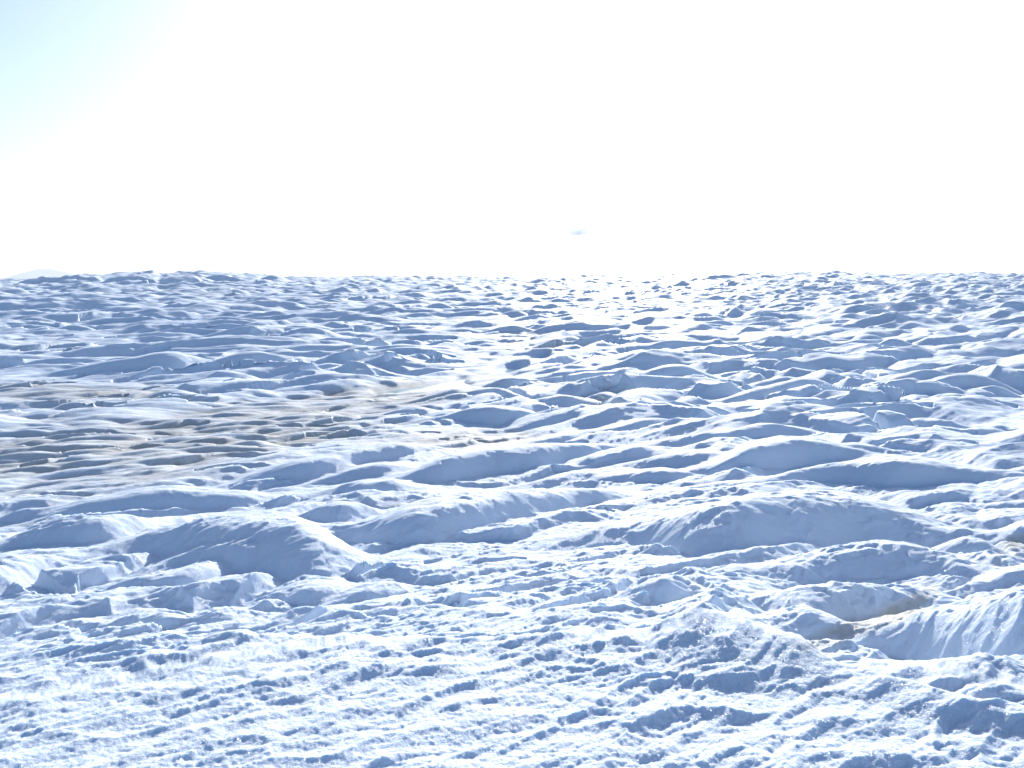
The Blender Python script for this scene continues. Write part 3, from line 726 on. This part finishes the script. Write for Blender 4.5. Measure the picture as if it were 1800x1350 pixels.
def mesh_object(name, faces, mat, parent=None, origin=None):
    used, inv = np.unique(faces, return_inverse=True)
    c = co[used].astype(np.float64)
    o_ = np.array(origin if origin is not None else (0, 0, 0), float)
    c = (c - o_).astype(np.float32)
    inv = inv.reshape(-1)
    me = bpy.data.meshes.new(name)
    me.vertices.add(len(used)); me.vertices.foreach_set('co', c.ravel())
    nf, k = faces.shape
    me.loops.add(nf * k); me.loops.foreach_set('vertex_index', inv.astype(np.int32))
    me.polygons.add(nf); me.polygons.foreach_set('loop_start', np.arange(0, nf * k, k, dtype=np.int32))
    me.update(calc_edges=True)
    me.polygons.foreach_set('use_smooth', np.ones(nf, bool))
    at = me.attributes.new('dirt', 'FLOAT', 'POINT'); at.data.foreach_set('value', dirt[used])
    me.materials.append(mat)
    me.normals_split_custom_set_from_vertices(nrm[used].tolist() if len(used) < 60000 else nrm[used])
    ob = bpy.data.objects.new(name, me); C.objects.link(ob)
    ob.location = o_
    if parent: ob.parent = parent
    return ob

fan = np.stack([np.full(NCOL, NV), (np.arange(NCOL) + 1) % NCOL, np.arange(NCOL)], -1)
main_faces = quads[fid < 0]
ground = mesh_object('glacier_ground', main_faces, snow)
ground['kind'] = 'structure'
ground['label'] = 'white and dirty grey weathered glacier ice stretching to the horizon'
# small disc under the viewpoint (triangles) closes the sheet
fm = mesh_object('glacier_ground_centre', fan, snow, None)
fm.name = 'ice_underfoot'; fm['kind'] = 'structure'

cnt = 0
for ri, (k, kf, pts) in enumerate(RID):
    sel = fid == ri
    if sel.sum() < 12: continue
    wpx = pts[-1][0] - pts[0][0]
    nm = 'ice_ridge' if wpx > 130 else 'ice_hummock'
    fc = quads[sel]
    ctr = co[fc[:, 0]].mean(0)
    mesh_object(nm, fc, snow, ground, tuple(float(v) for v in ctr))
    cnt += 1
print('ridge parts', cnt, 'quads', len(quads))

# ------------------------------------------------------------------ meltwater
for pts, lvl in water_meshes:
    me = bpy.data.meshes.new('meltwater_pool')
    cxm = sum(p[0] for p in pts) / len(pts); cym = sum(p[1] for p in pts) / len(pts)
    # sheet reaches a little under the banks
    vs = [(1.15 * (p[0] - cxm), 1.15 * (p[1] - cym), 0) for p in pts]
    area = sum(vs[i][0] * vs[(i + 1) % len(vs)][1] - vs[(i + 1) % len(vs)][0] * vs[i][1] for i in range(len(vs)))
    if area < 0: vs = vs[::-1]
    me.from_pydata(vs, [], [list(range(len(vs)))])
    me.materials.append(water)
    ob = bpy.data.objects.new('meltwater_pool', me); C.objects.link(ob)
    ob.location = (cxm, cym, lvl)
    ob['kind'] = 'structure'

# ------------------------------------------------------------------ far mountains
def mountain(outline, dist, depth, seed, label):
    """outline: (x px, y px) skyline; a real ridge with flanks and gullies"""
    xs = np.array([p[0] for p in outline], float); ys = np.array([p[1] for p in outline], float)
    a, t_ = ray(xs, ys)
    xw = dist * np.tan(a); zw = dist / np.cos(a) * t_
    nx, ny = 160, 40
    gx_ = np.linspace(xw[0], xw[-1], nx); gy_ = np.linspace(-depth, depth, ny)
    GX, GY = np.meshgrid(gx_, gy_, indexing='ij')
    top = np.interp(gx_, xw, zw) + 90
    prof = 1 - np.abs(GY / depth) ** 1.2
    H = top[:, None] * prof
    H += 0.05 * top.max() * fbm(GX / 350, GY / 260, 4, seed) * prof * (1 - prof) * 3
    V = np.stack([GX, GY + dist, H - 90], -1).reshape(-1, 3)
    fs = [(i * ny + j, (i + 1) * ny + j, (i + 1) * ny + j + 1, i * ny + j + 1) for i in range(nx - 1) for j in range(ny - 1)]
    me = bpy.data.meshes.new('distant_mountain')
    cx0 = float(gx_.mean())
    V[:, 0] -= cx0; V[:, 1] -= dist
    me.from_pydata(V.tolist(), [], fs)
    me.polygons.foreach_set('use_smooth', np.ones(len(fs), bool))
    me.materials.append(rock)
    ob = bpy.data.objects.new('distant_mountain', me); C.objects.link(ob)
    ob.location = (cx0, dist, 0)
    ob['kind'] = 'structure'; ob['label'] = label
mountain([(-260,505),(-200,492),(-120,484),(-60,489),(0,489),(25,486),(50,477),(70,472),(85,472),(100,475),(120,479),(150,488),(190,498)], 11500, 900, 3, 'faint pale blue mountain on the horizon at the far left')
mountain([(500,492),(520,488),(545,486),(560,487),(580,490),(600,494)], 12000, 500, 8, 'very faint low mountain just above the ice horizon')

# ------------------------------------------------------------------ clouds: thin real bodies of vapour, beyond and above the haze
def cloud_body(x0, x1, y0, y1, dist, thick, dens, seed, label, name='cloud', tint=(0.93, 0.97, 1, 1)):
    a0, t0 = ray(x0, (y0 + y1) / 2); a1, _ = ray(x1, (y0 + y1) / 2)
    _, tt = ray(900, y0); _, tb = ray(900, y1)
    cx = dist * (math.tan(a0) + math.tan(a1)) / 2; hw = dist * (math.tan(a1) - math.tan(a0)) / 2
    zt, zb = dist * tt / math.cos((a0 + a1) / 2), dist * tb / math.cos((a0 + a1) / 2)
    hh_ = (zt - zb)
    nu, nv = 64, 20
    V = []
    for i in range(nu + 1):
        u = -1 + 2 * i / nu
        prof = max(1e-3, (1 - abs(u) ** 1.8)) * (0.6 + 0.4 * math.exp(-((u - 0.1) / 0.45) ** 2))
        prof *= 0.9 + 0.15 * float(perlin(np.array([u * 5.0 + seed]), np.array([0.3]), seed)[0])
        for j in range(nv):
            th = 2 * math.pi * j / nv
            rz = math.cos(th); ry = math.sin(th)
            k_ = 1 + 0.3 * float(perlin(np.array([u * 7.0]), np.array([th * 0.8]), seed + 3)[0])
            z = (0.85 * max(rz, 0) + 0.15 * min(rz, 0)) * hh_ * prof * k_
            V.append((u * hw, ry * thick * prof * k_, z + 0.15 * hh_))
    fs = [(i * nv + j, (i + 1) * nv + j, (i + 1) * nv + (j + 1) % nv, i * nv + (j + 1) % nv) for i in range(nu) for j in range(nv)]
    fs.append(tuple(range(nv))); fs.append(tuple(nu * nv + j for j in range(nv))[::-1])
    me = bpy.data.meshes.new(name); me.from_pydata(V, [], fs)
    m = bpy.data.materials.new('cloud_vapour'); m.use_nodes = True; n = m.node_tree.nodes; n.remove(n['Principled BSDF'])
    v = n.new('ShaderNodeVolumePrincipled'); v.inputs['Density'].default_value = dens; v.inputs['Color'].default_value = tint; v.inputs['Anisotropy'].default_value = 0.2
    m.node_tree.links.new(v.outputs[0], n['Material Output'].inputs['Volume'])
    me.materials.append(m)
    ob = bpy.data.objects.new(name, me); C.objects.link(ob)
    ob.location = (cx, dist, zb)
    ob['label'] = label; ob['category'] = 'cloud'
    return ob
cloud_body(976, 1052, 397, 415, 16000, 900, 0.0026, 4, 'small faint blue-grey cloud low in the white sky right of centre', tint=(0.42, 0.64, 0.88, 1))
cloud_body(1055, 1085, 406, 413, 16200, 120, 0.004, 9, 'tiny wisp just right of the small blue-grey cloud', tint=(0.42, 0.64, 0.88, 1))
cloud_body(-60, 34, 400, 420, 16000, 260, 0.002, 12, 'upper white wisp of cloud at the left edge of the sky')
cloud_body(-40, 95, 432, 440, 16400, 200, 0.0015, 15, 'lower thin white streak of cloud above the far mountain')

# ------------------------------------------------------------------ air
hz = 13900.0; zlo = min(float(co[:, 2].min()), -90.0) - 1.0
zhi = max((o.matrix_basis @ Vector(c)).z for o in C.objects if o.name.startswith('distant_mountain') for c in o.bound_box) + 6.0
print('haze', zlo, zhi)
V = [(x_, y_, z_) for x_ in (-hz, hz) for y_ in (-hz, hz) for z_ in (zlo, zhi)]
me = bpy.data.meshes.new('haze')
me.from_pydata(V, [], [(0, 1, 3, 2), (4, 6, 7, 5), (0, 4, 5, 1), (2, 3, 7, 6), (0, 2, 6, 4), (1, 5, 7, 3)])
m = bpy.data.materials.new('haze_air'); m.use_nodes = True; n = m.node_tree.nodes; n.remove(n['Principled BSDF'])
v = n.new('ShaderNodeVolumePrincipled'); v.inputs['Density'].default_value = 1.0e-4; v.inputs['Color'].default_value = (0.80, 0.91, 1, 1); v.inputs['Anisotropy'].default_value = 0.3
m.node_tree.links.new(v.outputs[0], n['Material Output'].inputs['Volume'])
me.materials.append(m)
ob = bpy.data.objects.new('haze', me); C.objects.link(ob); ob['kind'] = 'stuff'
